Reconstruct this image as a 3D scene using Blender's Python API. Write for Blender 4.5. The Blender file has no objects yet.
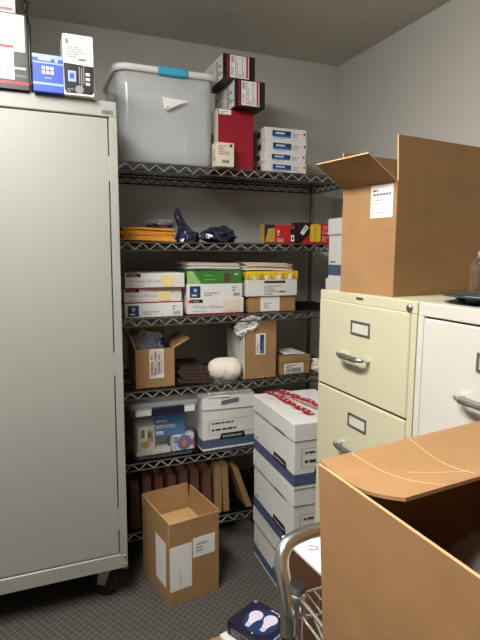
import bpy, bmesh, math, random
from mathutils import Vector as V, Matrix, noise
random.seed(7)
C = bpy.context.scene.collection
R = math.radians

# ------------------------------------------------------------------ materials
def s2l(c):
    return tuple(((x/255)/12.92 if x/255 <= .04045 else ((x/255+.055)/1.055)**2.4) for x in c)
MATS = {}
def mat(name, c, rough=.6, metal=0., var=.06, scale=9., bump=0., bscale=60., coat=0., spec=.5):
    m = bpy.data.materials.new(name); m.use_nodes = True
    nt = m.node_tree; b = nt.nodes['Principled BSDF']
    L = s2l(c)
    tc = nt.nodes.new('ShaderNodeTexCoord')
    n = nt.nodes.new('ShaderNodeTexNoise'); n.inputs['Scale'].default_value = scale; n.inputs['Detail'].default_value = 4
    nt.links.new(tc.outputs['Object'], n.inputs['Vector'])
    r = nt.nodes.new('ShaderNodeValToRGB')
    r.color_ramp.elements[0].position = .3; r.color_ramp.elements[1].position = .7
    r.color_ramp.elements[0].color = (*[x*(1-var) for x in L], 1)
    r.color_ramp.elements[1].color = (*[min(1, x*(1+var)) for x in L], 1)
    nt.links.new(n.outputs['Fac'], r.inputs['Fac']); nt.links.new(r.outputs['Color'], b.inputs['Base Color'])
    b.inputs['Roughness'].default_value = rough; b.inputs['Metallic'].default_value = metal
    b.inputs['Coat Weight'].default_value = coat; b.inputs['Specular IOR Level'].default_value = spec
    if bump:
        n2 = nt.nodes.new('ShaderNodeTexNoise'); n2.inputs['Scale'].default_value = bscale; n2.inputs['Detail'].default_value = 3
        nt.links.new(tc.outputs['Object'], n2.inputs['Vector'])
        bp = nt.nodes.new('ShaderNodeBump'); bp.inputs['Strength'].default_value = bump; bp.inputs['Distance'].default_value = .004
        nt.links.new(n2.outputs['Fac'], bp.inputs['Height']); nt.links.new(bp.outputs['Normal'], b.inputs['Normal'])
    MATS[name] = m
    return m
def clear(name, c, fac, rough=.25):
    m = bpy.data.materials.new(name); m.use_nodes = True
    nt = m.node_tree; b = nt.nodes['Principled BSDF']; out = nt.nodes['Material Output']
    tc = nt.nodes.new('ShaderNodeTexCoord'); n = nt.nodes.new('ShaderNodeTexNoise'); n.inputs['Scale'].default_value = 5
    nt.links.new(tc.outputs['Object'], n.inputs['Vector'])
    mr = nt.nodes.new('ShaderNodeMapRange'); mr.inputs['To Min'].default_value = fac*.85; mr.inputs['To Max'].default_value = min(1, fac*1.15)
    nt.links.new(n.outputs['Fac'], mr.inputs['Value'])
    b.inputs['Base Color'].default_value = (*s2l(c), 1); b.inputs['Roughness'].default_value = rough
    t = nt.nodes.new('ShaderNodeBsdfTransparent'); t.inputs['Color'].default_value = (.97, .98, .98, 1)
    mx = nt.nodes.new('ShaderNodeMixShader')
    nt.links.new(mr.outputs['Result'], mx.inputs['Fac']); nt.links.new(t.outputs[0], mx.inputs[1]); nt.links.new(b.outputs[0], mx.inputs[2])
    nt.links.new(mx.outputs[0], out.inputs['Surface'])
    MATS[name] = m
    return m
# cardboard: fibre speckle and faint corrugation
def board(name, c, var=.07):
    m = mat(name, c, .75, 0, var, 14, .05, 160)
    nt = m.node_tree; b = nt.nodes['Principled BSDF']; b.inputs['Specular IOR Level'].default_value = .25
    return m
board('cardboard', (165, 130, 90)); board('cardboard_dull', (166, 128, 82)); board('cardboard_inner', (200, 162, 112))
board('cardboard_shaded', (86, 58, 36)); board('cardboard_edge', (206, 168, 118)); board('cardboard_orange', (165, 126, 86)); board('cardboard_tan', (172, 140, 96))
mat('box_tape', (172, 130, 82), .35, 0, .05)
mat('wall_paint', (202, 199, 191), .85, 0, .02, 3, .06, 150)
mat('ceiling_paint', (210, 206, 196), .9, 0, .03, 5, .15, 90)
mat('cabinet_paint', (160, 159, 152), .42, 0, .02, 3, .03, 300)
mat('cabinet_shadow_gap', (40, 40, 38), .7)
mat('cream_paint', (208, 203, 172), .4, 0, .02, 3, .03, 300)
mat('grey_paint', (214, 210, 200), .4, 0, .02, 3, .03, 300)
mat('cab_dark', (34, 32, 30), .6)
mat('chrome', (232, 230, 226), .24, 1, .03); mat('chrome_dull', (190, 188, 182), .32, 1, .05)
mat('brass', (176, 140, 80), .3, 1, .05)
mat('pull_grey', (150, 148, 144), .35, .8, .05)
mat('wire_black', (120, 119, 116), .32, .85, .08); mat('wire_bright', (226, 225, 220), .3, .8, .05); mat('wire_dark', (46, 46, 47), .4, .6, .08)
mat('post_grey', (150, 148, 143), .3, .85, .06)
mat('rubber', (24, 24, 25), .6); mat('black_plastic', (22, 22, 24), .35)
mat('white_card', (226, 224, 220), .55, 0, .02); mat('paper', (236, 234, 230), .7, 0, .02)
mat('white_gloss', (230, 229, 226), .25, 0, .02); mat('off_white', (214, 208, 196), .6, 0, .03)
mat('cream_card', (224, 212, 190), .6, 0, .03)
mat('ink', (52, 52, 56), .7); mat('ink_light', (150, 150, 152), .7); mat('ink_grey', (104, 104, 108), .7)
mat('red_card', (152, 18, 40), .45, 0, .05); mat('red_print', (196, 30, 40), .45, 0, .04); mat('maroon', (140, 20, 48), .5); mat('tape_red', (172, 34, 42), .5, 0, .12, 40)
mat('black_card', (26, 22, 22), .4, 0, .1); mat('navy', (30, 52, 98), .5, 0, .08); mat('stripe_blue', (52, 68, 100), .55, 0, .12, 30)
mat('stripe_pale', (120, 140, 170), .55)
mat('navy_dark', (24, 24, 52), .4); mat('blue_print', (52, 82, 182), .45, 0, .04); mat('blue_light', (150, 176, 222), .45)
mat('blue_bright', (20, 112, 190), .4, 0, .05); mat('teal_handle', (70, 168, 208), .4); mat('yellow', (236, 196, 40), .45, 0, .08)
mat('sticky', (236, 216, 140), .7, 0, .03); mat('orange_env', (222, 150, 44), .6, 0, .06, 20); mat('manila', (222, 190, 140), .65, 0, .05)
mat('green_print', (60, 124, 52), .45, 0, .12, 18); mat('green_pale', (150, 190, 120), .5); mat('cloth_white', (238, 231, 214), .9, 0, .05, 25, .4, 60)
mat('folder_red', (98, 62, 46), .7, 0, .12, 20); mat('folder_tan', (160, 126, 84), .7, 0, .1, 20); mat('folder_dark', (66, 48, 40), .7, 0, .15, 16)
mat('bulb_print', (226, 220, 240), .4); mat('gold_wood', (190, 150, 60), .5, 0, .15, 30)
mat('silver_print', (150, 148, 148), .3, .2, .05); mat('grey_print', (84, 84, 88), .4)
mat('bag_navy', (38, 42, 66), .12, 0, .2, 10, .5, 30, coat=.6); mat('bag_grey', (190, 192, 192), .2, 0, .15, 8, .5, 25)
mat('teal_glass', (40, 62, 62), .15, 0, .1, coat=.5); mat('pink_stripe', (186, 130, 128), .6); mat('skin_print', (188, 140, 116), .5)
mat('lamp_white', (235, 235, 232), .5)
clear('tote_clear', (232, 235, 238), .34, .16); clear('tote_thin', (214, 218, 222), .06, .2); clear('tote_milky', (220, 222, 224), .36, .3); clear('bag_clear', (170, 178, 190), .34, .1)
mat('bag_white', (240, 238, 234), .45, 0, .08, 14, .25, 40)
def glassy(name):
    m = bpy.data.materials.new(name); m.use_nodes = True; nt = m.node_tree; b = nt.nodes['Principled BSDF']; out = nt.nodes['Material Output']
    b.inputs['Base Color'].default_value = (.9, .92, .92, 1); b.inputs['Roughness'].default_value = .03; b.inputs['Metallic'].default_value = 1
    t = nt.nodes.new('ShaderNodeBsdfTransparent'); t.inputs['Color'].default_value = (.96, .97, .97, 1)
    lw = nt.nodes.new('ShaderNodeLayerWeight'); lw.inputs['Blend'].default_value = .18
    ml = nt.nodes.new('ShaderNodeMath'); ml.operation = 'MULTIPLY_ADD'; ml.inputs[1].default_value = .55; ml.inputs[2].default_value = .05
    nt.links.new(lw.outputs['Facing'], ml.inputs[0])
    mx = nt.nodes.new('ShaderNodeMixShader'); nt.links.new(ml.outputs[0], mx.inputs[0]); nt.links.new(t.outputs[0], mx.inputs[1]); nt.links.new(b.outputs[0], mx.inputs[2])
    nt.links.new(mx.outputs[0], out.inputs['Surface']); MATS[name] = m
glassy('jar_glass')
# carpet: small lattice of paler threads on grey-brown pile
def carpet():
    m = mat('carpet', (78, 74, 70), .95, 0, .22, 160, .5, 260, spec=.1)
    nt = m.node_tree; b = nt.nodes['Principled BSDF']
    old = b.inputs['Base Color'].links[0].from_socket
    tc = nt.nodes.new('ShaderNodeTexCoord'); acc = None
    for ang in (52, -30):
        mp = nt.nodes.new('ShaderNodeMapping'); mp.inputs['Rotation'].default_value = (0, 0, R(ang))
        nn = nt.nodes.new('ShaderNodeTexNoise'); nn.inputs['Scale'].default_value = 40
        va = nt.nodes.new('ShaderNodeMixRGB'); va.blend_type = 'ADD'; va.inputs['Fac'].default_value = .006
        nt.links.new(tc.outputs['Object'], nn.inputs['Vector'])
        nt.links.new(tc.outputs['Object'], va.inputs[1]); nt.links.new(nn.outputs['Color'], va.inputs[2])
        nt.links.new(va.outputs[0], mp.inputs['Vector'])
        w = nt.nodes.new('ShaderNodeTexWave'); w.inputs['Scale'].default_value = 13.5; w.wave_profile = 'SIN'
        nt.links.new(mp.outputs[0], w.inputs['Vector'])
        mr = nt.nodes.new('ShaderNodeMapRange'); mr.inputs['From Min'].default_value = .72; mr.inputs['From Max'].default_value = 1
        nt.links.new(w.outputs['Fac'], mr.inputs['Value'])
        if acc is None: acc = mr.outputs['Result']
        else:
            mm = nt.nodes.new('ShaderNodeMath'); mm.operation = 'MAXIMUM'
            nt.links.new(acc, mm.inputs[0]); nt.links.new(mr.outputs['Result'], mm.inputs[1]); acc = mm.outputs[0]
    sc = nt.nodes.new('ShaderNodeMath'); sc.operation = 'MULTIPLY'; sc.inputs[1].default_value = .4
    nt.links.new(acc, sc.inputs[0])
    mx = nt.nodes.new('ShaderNodeMixRGB'); mx.inputs[2].default_value = (*s2l((124, 119, 112)), 1)
    nt.links.new(sc.outputs[0], mx.inputs['Fac']); nt.links.new(old, mx.inputs[1]); nt.links.new(mx.outputs[0], b.inputs['Base Color'])
carpet()
def emit(name, c, s):
    m = bpy.data.materials.new(name); m.use_nodes = True
    b = m.node_tree.nodes['Principled BSDF']; b.inputs['Emission Color'].default_value = (*c, 1); b.inputs['Emission Strength'].default_value = s
    b.inputs['Base Color'].default_value = (.8, .8, .8, 1); MATS[name] = m
emit('lamp_diffuser', (1, .975, .935), 54.0)

# ------------------------------------------------------------------ mesh builder
FONT = {}
def text_mesh(s):
    if s not in FONT:
        cu = bpy.data.curves.new('t', 'FONT'); cu.body = s; cu.size = 1; cu.resolution_u = 2
        o = bpy.data.objects.new('t', cu); C.objects.link(o)
        bpy.context.view_layer.update()
        me = bpy.data.meshes.new_from_object(o.evaluated_get(bpy.context.evaluated_depsgraph_get()))
        FONT[s] = ([v.co.copy() for v in me.vertices], [tuple(p.vertices) for p in me.polygons])
        bpy.data.objects.remove(o); bpy.data.curves.remove(cu); bpy.data.meshes.remove(me)
    return FONT[s]
def catmull(P,k=6):
    P=[V(p) for p in P]; o=[]
    for i in range(len(P)-1):
        a=P[max(0,i-1)];b=P[i];c=P[i+1];d=P[min(len(P)-1,i+2)]
        for j in range(k):
            t=j/k; o.append(.5*((2*b)+(c-a)*t+(2*a-5*b+4*c-d)*t*t+(3*b-a-3*c+d)*t**3))
    return o+[P[-1]]
class Face:
    def __init__(s, o, ux, uy): s.o, s.ux, s.uy = V(o), V(ux).normalized(), V(uy).normalized(); s.n = s.ux.cross(s.uy)
    def p(s, u, v, l=0): return s.o + s.ux*u + s.uy*v + s.n*l
def faces_of(w, d, h):
    return dict(front=Face((0,0,0),(1,0,0),(0,0,1)), left=Face((0,d,0),(0,-1,0),(0,0,1)), right=Face((w,0,0),(0,1,0),(0,0,1)),
                back=Face((w,d,0),(-1,0,0),(0,0,1)), top=Face((0,0,h),(1,0,0),(0,1,0)))
class MB:
    def __init__(s): s.v=[]; s.f=[]; s.m=[]; s.sm=[]; s.names=[]
    def mi(s, m):
        if m not in s.names: s.names.append(m)
        return s.names.index(m)
    def add(s, vs, fs, m, smooth=False):
        k=len(s.v); s.v += [V(x) for x in vs]; i=s.mi(m)
        for f in fs: s.f.append(tuple(k+a for a in f)); s.m.append(i); s.sm.append(smooth)
    def box(s, a, b, m, bev=.0015):
        (x0,y0,z0),(x1,y1,z1)=a,b
        x0,x1=sorted((x0,x1)); y0,y1=sorted((y0,y1)); z0,z1=sorted((z0,z1))
        e=min(bev,(x1-x0)*.3,(y1-y0)*.3,(z1-z0)*.3)
        if bev<=0:
            vs=[(x,y,z) for x in(x0,x1) for y in(y0,y1) for z in(z0,z1)]
            s.add(vs,[(0,1,3,2),(4,6,7,5),(0,4,5,1),(2,3,7,6),(0,2,6,4),(1,5,7,3)],m); return s
        vs=[];idx={}
        for i,x in enumerate((x0,x1)):
            for j,y in enumerate((y0,y1)):
                for k,z in enumerate((z0,z1)):
                    dx=e*(1-2*i);dy=e*(1-2*j);dz=e*(1-2*k)
                    for q,p in enumerate(((x,y+dy,z+dz),(x+dx,y,z+dz),(x+dx,y+dy,z))): idx[i,j,k,q]=len(vs); vs.append(p)
        fs=[]
        for i in(0,1): fs.append(tuple(idx[i,j,k,0] for j,k in((0,0),(1,0),(1,1),(0,1))))
        for j in(0,1): fs.append(tuple(idx[i,j,k,1] for i,k in((0,0),(1,0),(1,1),(0,1))))
        for k in(0,1): fs.append(tuple(idx[i,j,k,2] for i,j in((0,0),(1,0),(1,1),(0,1))))
        for a_ in(0,1):
            for b_ in(0,1):
                fs.append((idx[0,a_,b_,1],idx[1,a_,b_,1],idx[1,a_,b_,2],idx[0,a_,b_,2]))
                fs.append((idx[a_,0,b_,0],idx[a_,1,b_,0],idx[a_,1,b_,2],idx[a_,0,b_,2]))
                fs.append((idx[a_,b_,0,0],idx[a_,b_,1,0],idx[a_,b_,1,1],idx[a_,b_,0,1]))
        for key in [(i,j,k) for i in(0,1) for j in(0,1) for k in(0,1)]: fs.append(tuple(idx[(*key,q)] for q in(0,1,2)))
        s.add(vs,fs,m); return s
    def slab(s, pts, t, m, edge=None):          # polygon thickened by t along its normal (both sides)
        pts=[V(p) for p in pts]; n=(pts[1]-pts[0]).cross(pts[-1]-pts[0]).normalized()*(t/2); k=len(pts)
        vs=[p+n for p in pts]+[p-n for p in pts]
        s.add(vs,[tuple(range(k)),tuple(range(2*k-1,k-1,-1))],m)
        s.add(vs,[(i,i+k,(i+1)%k+k,(i+1)%k) for i in range(k)],edge or m); return s
    def hexa(s, bot, top, m):                   # frustum between two quads
        s.add(list(bot)+list(top),[(3,2,1,0),(4,5,6,7)]+[(i,(i+1)%4,(i+1)%4+4,i+4) for i in range(4)],m); return s
    def tube(s, path, r, m, n=8, closed=False):
        P=[V(p) for p in path]; k=len(P); rings=[]; up=None
        for i,p in enumerate(P):
            a=P[i-1] if(i>0 or closed) else p; b=P[(i+1)%k] if(i<k-1 or closed) else p
            t=(b-a).normalized()
            if up is None: up=V((0,0,1)) if abs(t.z)<.9 else V((1,0,0))
            u=up-t*up.dot(t)
            if u.length<1e-4: u=t.orthogonal()
            u.normalize(); w=t.cross(u); up=u
            rr=r[i] if isinstance(r,(list,tuple)) else r
            rings.append([p+(u*math.cos(2*math.pi*j/n)+w*math.sin(2*math.pi*j/n))*rr for j in range(n)])
        vs=[v for g in rings for v in g]; fs=[]
        for i in range(k if closed else k-1):
            i2=(i+1)%k
            for j in range(n): fs.append((i*n+j,i*n+(j+1)%n,i2*n+(j+1)%n,i2*n+j))
        s.add(vs,fs,m,True)
        if not closed: s.add(rings[0]+rings[-1],[tuple(range(n))[::-1],tuple(range(n,2*n))],m)
        return s
    def rod(s,a,b,r,m,n=8): return s.tube([a,b],r,m,n)
    def lathe(s, prof, m, n=28, c=(0,0,0), axis='z'):
        vs=[]; fs=[]
        for r,z in prof:
            for j in range(n):
                a=2*math.pi*j/n; x,y=r*math.cos(a),r*math.sin(a)
                p=(x,y,z) if axis=='z' else ((z,x,y) if axis=='x' else (x,z,y))
                vs.append(V(p)+V(c))
        for i in range(len(prof)-1):
            for j in range(n): fs.append((i*n+j,i*n+(j+1)%n,(i+1)*n+(j+1)%n,(i+1)*n+j))
        s.add(vs,fs,m,True); return s
    # printing on a face: thin raised plates
    def rect(s, F, u0,v0,u1,v1, m, l=.0006):
        s.add([F.p(u0,v0,l),F.p(u1,v0,l),F.p(u1,v1,l),F.p(u0,v1,l)],[(0,1,2,3)],m); return s
    def poly(s, F, pts, m, l=.0006):
        s.add([F.p(u,v,l) for u,v in pts],[tuple(range(len(pts)))],m); return s
    def plate(s, F, u0,v0,u1,v1, m, t=.001, l=0):
        a=[F.p(u0,v0,l),F.p(u1,v0,l),F.p(u1,v1,l),F.p(u0,v1,l)]; b=[p+F.n*t for p in a]
        s.add(a+b,[(3,2,1,0),(4,5,6,7)]+[(i,(i+1)%4,(i+1)%4+4,i+4) for i in range(4)],m); return s
    def text(s, F, u,v, size, string, m, l=.0012, rot=0, sx=1.):
        vs,fs=text_mesh(string); c,q=math.cos(R(rot)),math.sin(R(rot))
        s.add([F.p(u+(p.x*sx*c-p.y*q)*size, v+(p.x*sx*q+p.y*c)*size, l) for p in vs],fs,m); return s
    def greek(s, F, u0,v0,u1,v1, rows, m, l=.0013, fill=.45, seed=1, vert=False):   # illegible small print
        rg=random.Random(seed)
        if vert:
            w=(u1-u0)/rows
            for i in range(rows):
                v=v0
                while v<v1:
                    e=min(v1,v+rg.uniform(.06,.2)*(v1-v0)); s.rect(F,u0+w*i,v,u0+w*(i+fill),e,m,l); v=e+.03*(v1-v0)
                    if rg.random()<.2: break
            return s
        h=(v1-v0)/rows
        for i in range(rows):
            u=u0; v=v1-h*(i+1)
            while u<u1:
                e=min(u1,u+rg.uniform(.06,.2)*(u1-u0)); s.rect(F,u,v,e,v+h*fill,m,l); u=e+.03*(u1-u0)
                if rg.random()<.12: break
        return s
    def bars(s, F, u0,v0,u1,v1, n, m='ink', l=.0013, seed=3):
        rg=random.Random(seed); w=(u1-u0)/n
        for i in range(n): s.rect(F,u0+w*i,v0,u0+w*(i+rg.uniform(.3,.75)),v1,m,l)
        return s
    def oval(s, F, u,v,a,b,m,l=.0008,n=20):
        return s.poly(F,[(u+a*math.cos(2*math.pi*i/n),v+b*math.sin(2*math.pi*i/n)) for i in range(n)],m,l)
    def build(s, name, parent=None, loc=None, rz=0, kind=None):
        me=bpy.data.meshes.new(name); me.from_pydata([tuple(v) for v in s.v],[],s.f)
        for n in s.names: me.materials.append(MATS[n])
        for p,i,q in zip(me.polygons,s.m,s.sm): p.material_index=i; p.use_smooth=q
        bm=bmesh.new(); bm.from_mesh(me); bmesh.ops.recalc_face_normals(bm,faces=bm.faces); bm.to_mesh(me); bm.free()
        me.update()
        o=bpy.data.objects.new(name,me); C.objects.link(o)
        if parent: o.parent=parent
        if loc is not None: o.location=loc
        o.rotation_euler=(0,0,rz)
        if kind: o['kind']=kind
        return o
def tag(o,label,cat,group=None):
    o['label']=label; o['category']=cat
    if group: o['group']=group
    return o
def thing(name,label,cat,loc=(0,0,0),rz=0,group=None):
    o=bpy.data.objects.new(name,None); C.objects.link(o); o.location=loc; o.rotation_euler=(0,0,R(rz)); o.empty_display_size=.05
    return tag(o,label,cat,group)
def copy_tree(o,loc,rz,label,group=None):
    def rec(a,par):
        c=a.copy(); C.objects.link(c)
        if par: c.parent=par
        for ch in a.children: rec(ch,c)
        return c
    c=rec(o,None); c.location=loc; c.rotation_euler=(0,0,R(rz)); c['label']=label
    if group: c['group']=group
    return c

# ------------------------------------------------------------------ room
XL,XR,YF,YB,ZC=-3.2,1.73,-4.2,2.72,2.51
MB().box((XL-.1,YF-.1,-.1),(XR+.1,YB+.1,0),'carpet',0).build('floor',kind='structure')
MB().box((XL-.1,YF-.1,ZC),(XR+.1,YB+.1,ZC+.1),'ceiling_paint',0).build('ceiling',kind='structure')
MB().box((XL-.1,YB,0),(XR+.1,YB+.1,ZC),'wall_paint',0).build('wall_back',kind='structure')
MB().box((XR,YF,0),(XR+.1,YB,ZC),'wall_paint',0).build('wall_right',kind='structure')
MB().box((XL-.1,YF,0),(XL,YB,ZC),'wall_paint',0).build('wall_left',kind='structure')
MB().box((XL-.1,YF-.1,0),(XR+.1,YF,ZC),'wall_paint',0).build('wall_front',kind='structure')
MB().box((XL,YB-.008,0),(XR,YB,.1),'rubber',.003).build('baseboard_back',kind='structure')
MB().box((XR-.008,YF,0),(XR,YB-.008,.1),'rubber',.003).build('baseboard_right',kind='structure')
MB().box((XL,YF,0),(XL+.008,YB-.008,.1),'rubber',.003).build('baseboard_left',kind='structure')

LX,LY=-.25,.95
lt=thing('ceiling_light','long white wraparound ceiling light above the aisle','light',(LX,LY,ZC))
MB().box((-.16,-.63,-.035),(.16,.63,0),'lamp_white',.003).build('housing',lt)
b=MB(); pr=[(-.15,-.035),(-.14,-.07),(-.09,-.105),(.09,-.105),(.14,-.07),(.15,-.035)]
vs=[(x,y,z) for y in (-.61,.61) for x,z in pr]; b.add(vs,[(k,k+1,k+7,k+6) for k in range(5)]+[tuple(range(6))[::-1],tuple(range(6,12)),(0,6,11,5)],'lamp_diffuser'); b.build('diffuser',lt)
for y in (-.62,.62): MB().box((-.155,y-.01,-.11),(.155,y+.01,-.035),'lamp_white',.004).build('end_cap',lt)

# ------------------------------------------------------------------ wheeled storage cabinet
cx0,cx1,cy0,cy1,cz0,cz1=-.80,.336,2.0,2.46,.158,1.982
W,D,Hh=cx1-cx0,cy1-cy0,cz1-cz0
cab=thing('storage_cabinet','tall pale grey two-door metal cabinet standing on casters','cabinet',(cx0,cy0,0))
b=MB()
b.box((0,0,cz0),(W,.02,cz0+.062),'cabinet_paint',.003).box((0,0,cz1-.055),(W,.02,cz1),'cabinet_paint',.003)
b.box((0,0,cz0+.062),(.03,.02,cz1-.055),'cabinet_paint',.002).box((W-.03,0,cz0+.062),(W,.02,cz1-.055),'cabinet_paint',.002)
b.box((0,.02,cz0),(W,D,cz1),'cabinet_paint',.003)
b.build('body',cab)
MB().box((.028,.0185,cz0+.06),(W-.028,.02,cz1-.053),'cabinet_shadow_gap',0).build('recess',cab)
dz0,dz1=cz0+.066,cz1-.059
mid=W/2
for x0,x1,side in ((.033,mid-.002,1),(mid+.002,W-.034,0)):
    d=MB().box((x0,.004,dz0),(x1,.019,dz1),'cabinet_paint',.002).build('door',cab)
    hx=x1+.002 if side==0 else x0-.002
    for hz in (1.745,1.01,.37):
        MB().rod((hx,.006,hz-.045),(hx,.006,hz+.045),.004,'cabinet_paint').build('hinge',d)
    if side==0:
        h=MB(); h.box((mid+.05,-.004,1.0),(mid+.075,.004,1.16),'chrome_dull',.003); h.box((mid+.055,-.03,1.06),(mid+.07,-.004,1.08),'chrome_dull',.004); h.build('handle',d)
F=Face((0,0,0),(1,0,0),(0,0,1))
MB().plate(F,W-.055,cz1-.045,W-.015,cz1-.033,'chrome_dull',.0015).greek(F,W-.05,cz1-.043,W-.02,cz1-.035,1,'ink_grey',.002,.8).build('badge',cab)
for z in (cz0+.018,cz0+.05): MB().lathe([(.0,-.003),(.004,-.003),(.005,0)],'chrome_dull',10,(W-.012,0,z),'y').build('screw',cab)
for px,py in ((W-.07,.085),(.07,.085),(W-.07,D-.07),(.07,D-.07)):
    c=MB(); c.box((-.035,-.04,cz0-.006),(.035,.04,cz0),'chrome_dull',.001)
    for s in (-1,1): c.slab([(s*.022,-.028,cz0-.006),(s*.022,.028,cz0-.006),(s*.022,.04,.055),(s*.022,.005,.055)],.003,'chrome_dull')
    co=c.build('caster',cab,(px,py,0),R(58))
    MB().lathe([(.012,-.015),(.05,-.016),(.062,-.011),(.063,0),(.062,.011),(.05,.016),(.012,.015),(.012,-.015)],'rubber',26,(0,.022,.063),'x').build('wheel',co)

# boxes on the cabinet
def carton_block(name,label,cat,x0,x1,y0,y1,z0,z1,m,rz=0,group=None,art=None,bev=.0015):
    """closed box with its printing in the same mesh: one thing, one mesh"""
    w,d,h=x1-x0,y1-y0,z1-z0; b=MB().box((0,0,0),(w,d,h),m,bev)
    if art: art(b,faces_of(w,d,h),w,d,h)
    o=b.build(name,None,(x0,y0,z0),R(rz)); return tag(o,label,cat,group)
T=cz1
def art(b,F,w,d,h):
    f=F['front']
    b.rect(f,.004,h*.72,w-.008,h-.004,'white_gloss',.0005).rect(f,.004,h*.62,w-.008,h*.72,'off_white',.0005).rect(f,.004,h*.5,w-.008,h*.62,'silver_print',.0005)  # pale bands toward the top paint light reflected in the glossy black
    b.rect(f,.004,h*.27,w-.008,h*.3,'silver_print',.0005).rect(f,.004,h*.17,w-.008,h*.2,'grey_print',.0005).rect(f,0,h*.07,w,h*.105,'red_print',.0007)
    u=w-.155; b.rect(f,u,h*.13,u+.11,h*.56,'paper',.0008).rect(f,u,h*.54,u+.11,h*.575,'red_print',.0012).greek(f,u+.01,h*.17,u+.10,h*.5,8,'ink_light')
bl=carton_block('product_box','large black box with painted glare bands and red line on the grey cabinet','box',-.31,.042,1.985,2.24,T,T+.242,'black_card',0,None,art)
def art(b,F,w,d,h):
    f=F['front']; b.rect(f,w-.25,.012,w-.01,h*.3,'pink_stripe').greek(f,w-.2,h*.45,w-.03,h*.8,2,'red_print')
carton_block('product_box','white box with red print lying on top of the large black box','box',-.29,.010,2.0,2.2,T+.242,T+.31,'white_card',0,None,art)
c=MB().tube([(.045,2.02,T+.33),(.03,2.03,T+.29),(.046,2.01,T+.245),(.052,1.982,T+.20),(.046,1.978,T+.10),(.049,1.98,T+.02)],.004,'black_plastic',8)
c.tube([(.02,2.04,T+.318),(.05,2.03,T+.30),(.044,2.02,T+.26),(.02,2.03,T+.2465)],.004,'black_plastic',8)
tag(c.build('cable'),'black cable hanging down beside the large black box on the cabinet','cable')
def art(b,F,w,d,h):
    f=F['front']
    b.rect(f,0,h*.76,w,h*.80,'blue_light').rect(f,0,h*.19,w,h*.25,'blue_light').rect(f,0,h*.9,w,h,'blue_light')
    b.greek(f,w*.2,h*.84,w*.75,h*.9,1,'paper',.0013,.9); b.rect(f,w*.74,h*.82,w*.82,h*.89,'paper',.0013)
    for i in range(3):
        for j in range(2): b.rect(f,w*(.3+.14*i),h*(.48+.12*j),w*(.3+.14*i)+w*.1,h*(.48+.12*j)+h*.085,'paper',.0013)
    b.greek(f,w*.38,h*.36,w*.7,h*.40,1,'blue_light',.0013,.9)
carton_block('product_box','blue box with white pictograms overhanging the top of the grey cabinet','box',.054,.1525,1.972,2.10,T,T+.121,'blue_print',0,None,art)
def art(b,F,w,d,h):
    f=F['front']
    b.greek(f,w*.1,h*.83,w*.85,h*.92,1,'ink_grey',.0013,.9,4); b.greek(f,w*.15,h*.62,w*.8,h*.82,5,'ink_light',.0013,.5,9); b.rect(f,w*.5,h*.58,w*.75,h*.61,'ink_grey',.0013)
    b.poly(f,[(.002,.016),(.008,.006),(w-.008,.006),(w-.002,.016),(w-.001,h*.5),(.001,h*.52)],'black_card',.0006)
    b.rect(f,w*.14,h*.22,w*.4,h*.4,'blue_light',.001); b.rect(f,w*.2,h*.27,w*.34,h*.36,'blue_print',.0014)
    for u,v0,v1 in ((.5,.2,.48),(.57,.15,.46),(.64,.2,.5)): b.rect(f,w*u,h*v0,w*(u+.035),h*v1,'silver_print',.001)
    for i in range(3): b.rect(f,w*.72,h*(.18+.08*i),w*.86,h*(.23+.08*i),'off_white',.001)
    b.oval(f,w*.5,h*.1,.014,.014,'silver_print',.001).greek(f,w*.1,h*.055,w*.4,h*.12,2,'ink_light')
carton_block('product_box','upright white box with black picture half on the grey cabinet','box',.1535,.255,1.972,2.08,T,T+.2,'white_card',0,None,art)

# ------------------------------------------------------------------ wire shelving unit
sx0,sx1,sy0,sy1=.352,1.568,2.236,2.692
LEV=[.167,.498,.828,1.154,1.4845,1.815]
sh=thing('wire_shelving_unit','black six-level wire shelving unit against the back wall','shelf',(0,0,0))
for px in (sx0+.013,sx1-.013):
    for py in (sy0+.013,sy1-.013):
        p=MB().tube([(px,py,.02),(px,py,1.84)],.0125,'post_grey',14)
        for z in [.03*k for k in range(2,61)]: p.tube([(px,py,z-.001),(px,py,z+.001)],.0128,'wire_dark',14)
        po=p.build('post',sh)
        MB().lathe([(.0,1.845),(.010,1.845),(.0125,1.838)],'black_plastic',14,(px,py,0)).build('cap',po)
        MB().lathe([(.018,0),(.018,.008),(.008,.012),(.008,.024)],'chrome_dull',14,(px,py,0)).build('foot',po)
def truss(b,a,c,zt,depth,m,pitch=.062,zm=None):
    a,c=V(a),V(c); L=(c-a).length; n=max(2,round(L/pitch)); r=.0032
    b.rod((*a.xy,zt),(*c.xy,zt),.0042,m); b.rod((*a.xy,zt-depth),(*c.xy,zt-depth),.0036,m)
    pts=[]
    for i in range(2*n+1):
        p=a.lerp(c,i/(2*n)); pts.append((p.x,p.y,zt-.002 if i%2 else zt-depth+.002))
    b.tube(pts,r,zm or m,6)
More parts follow.
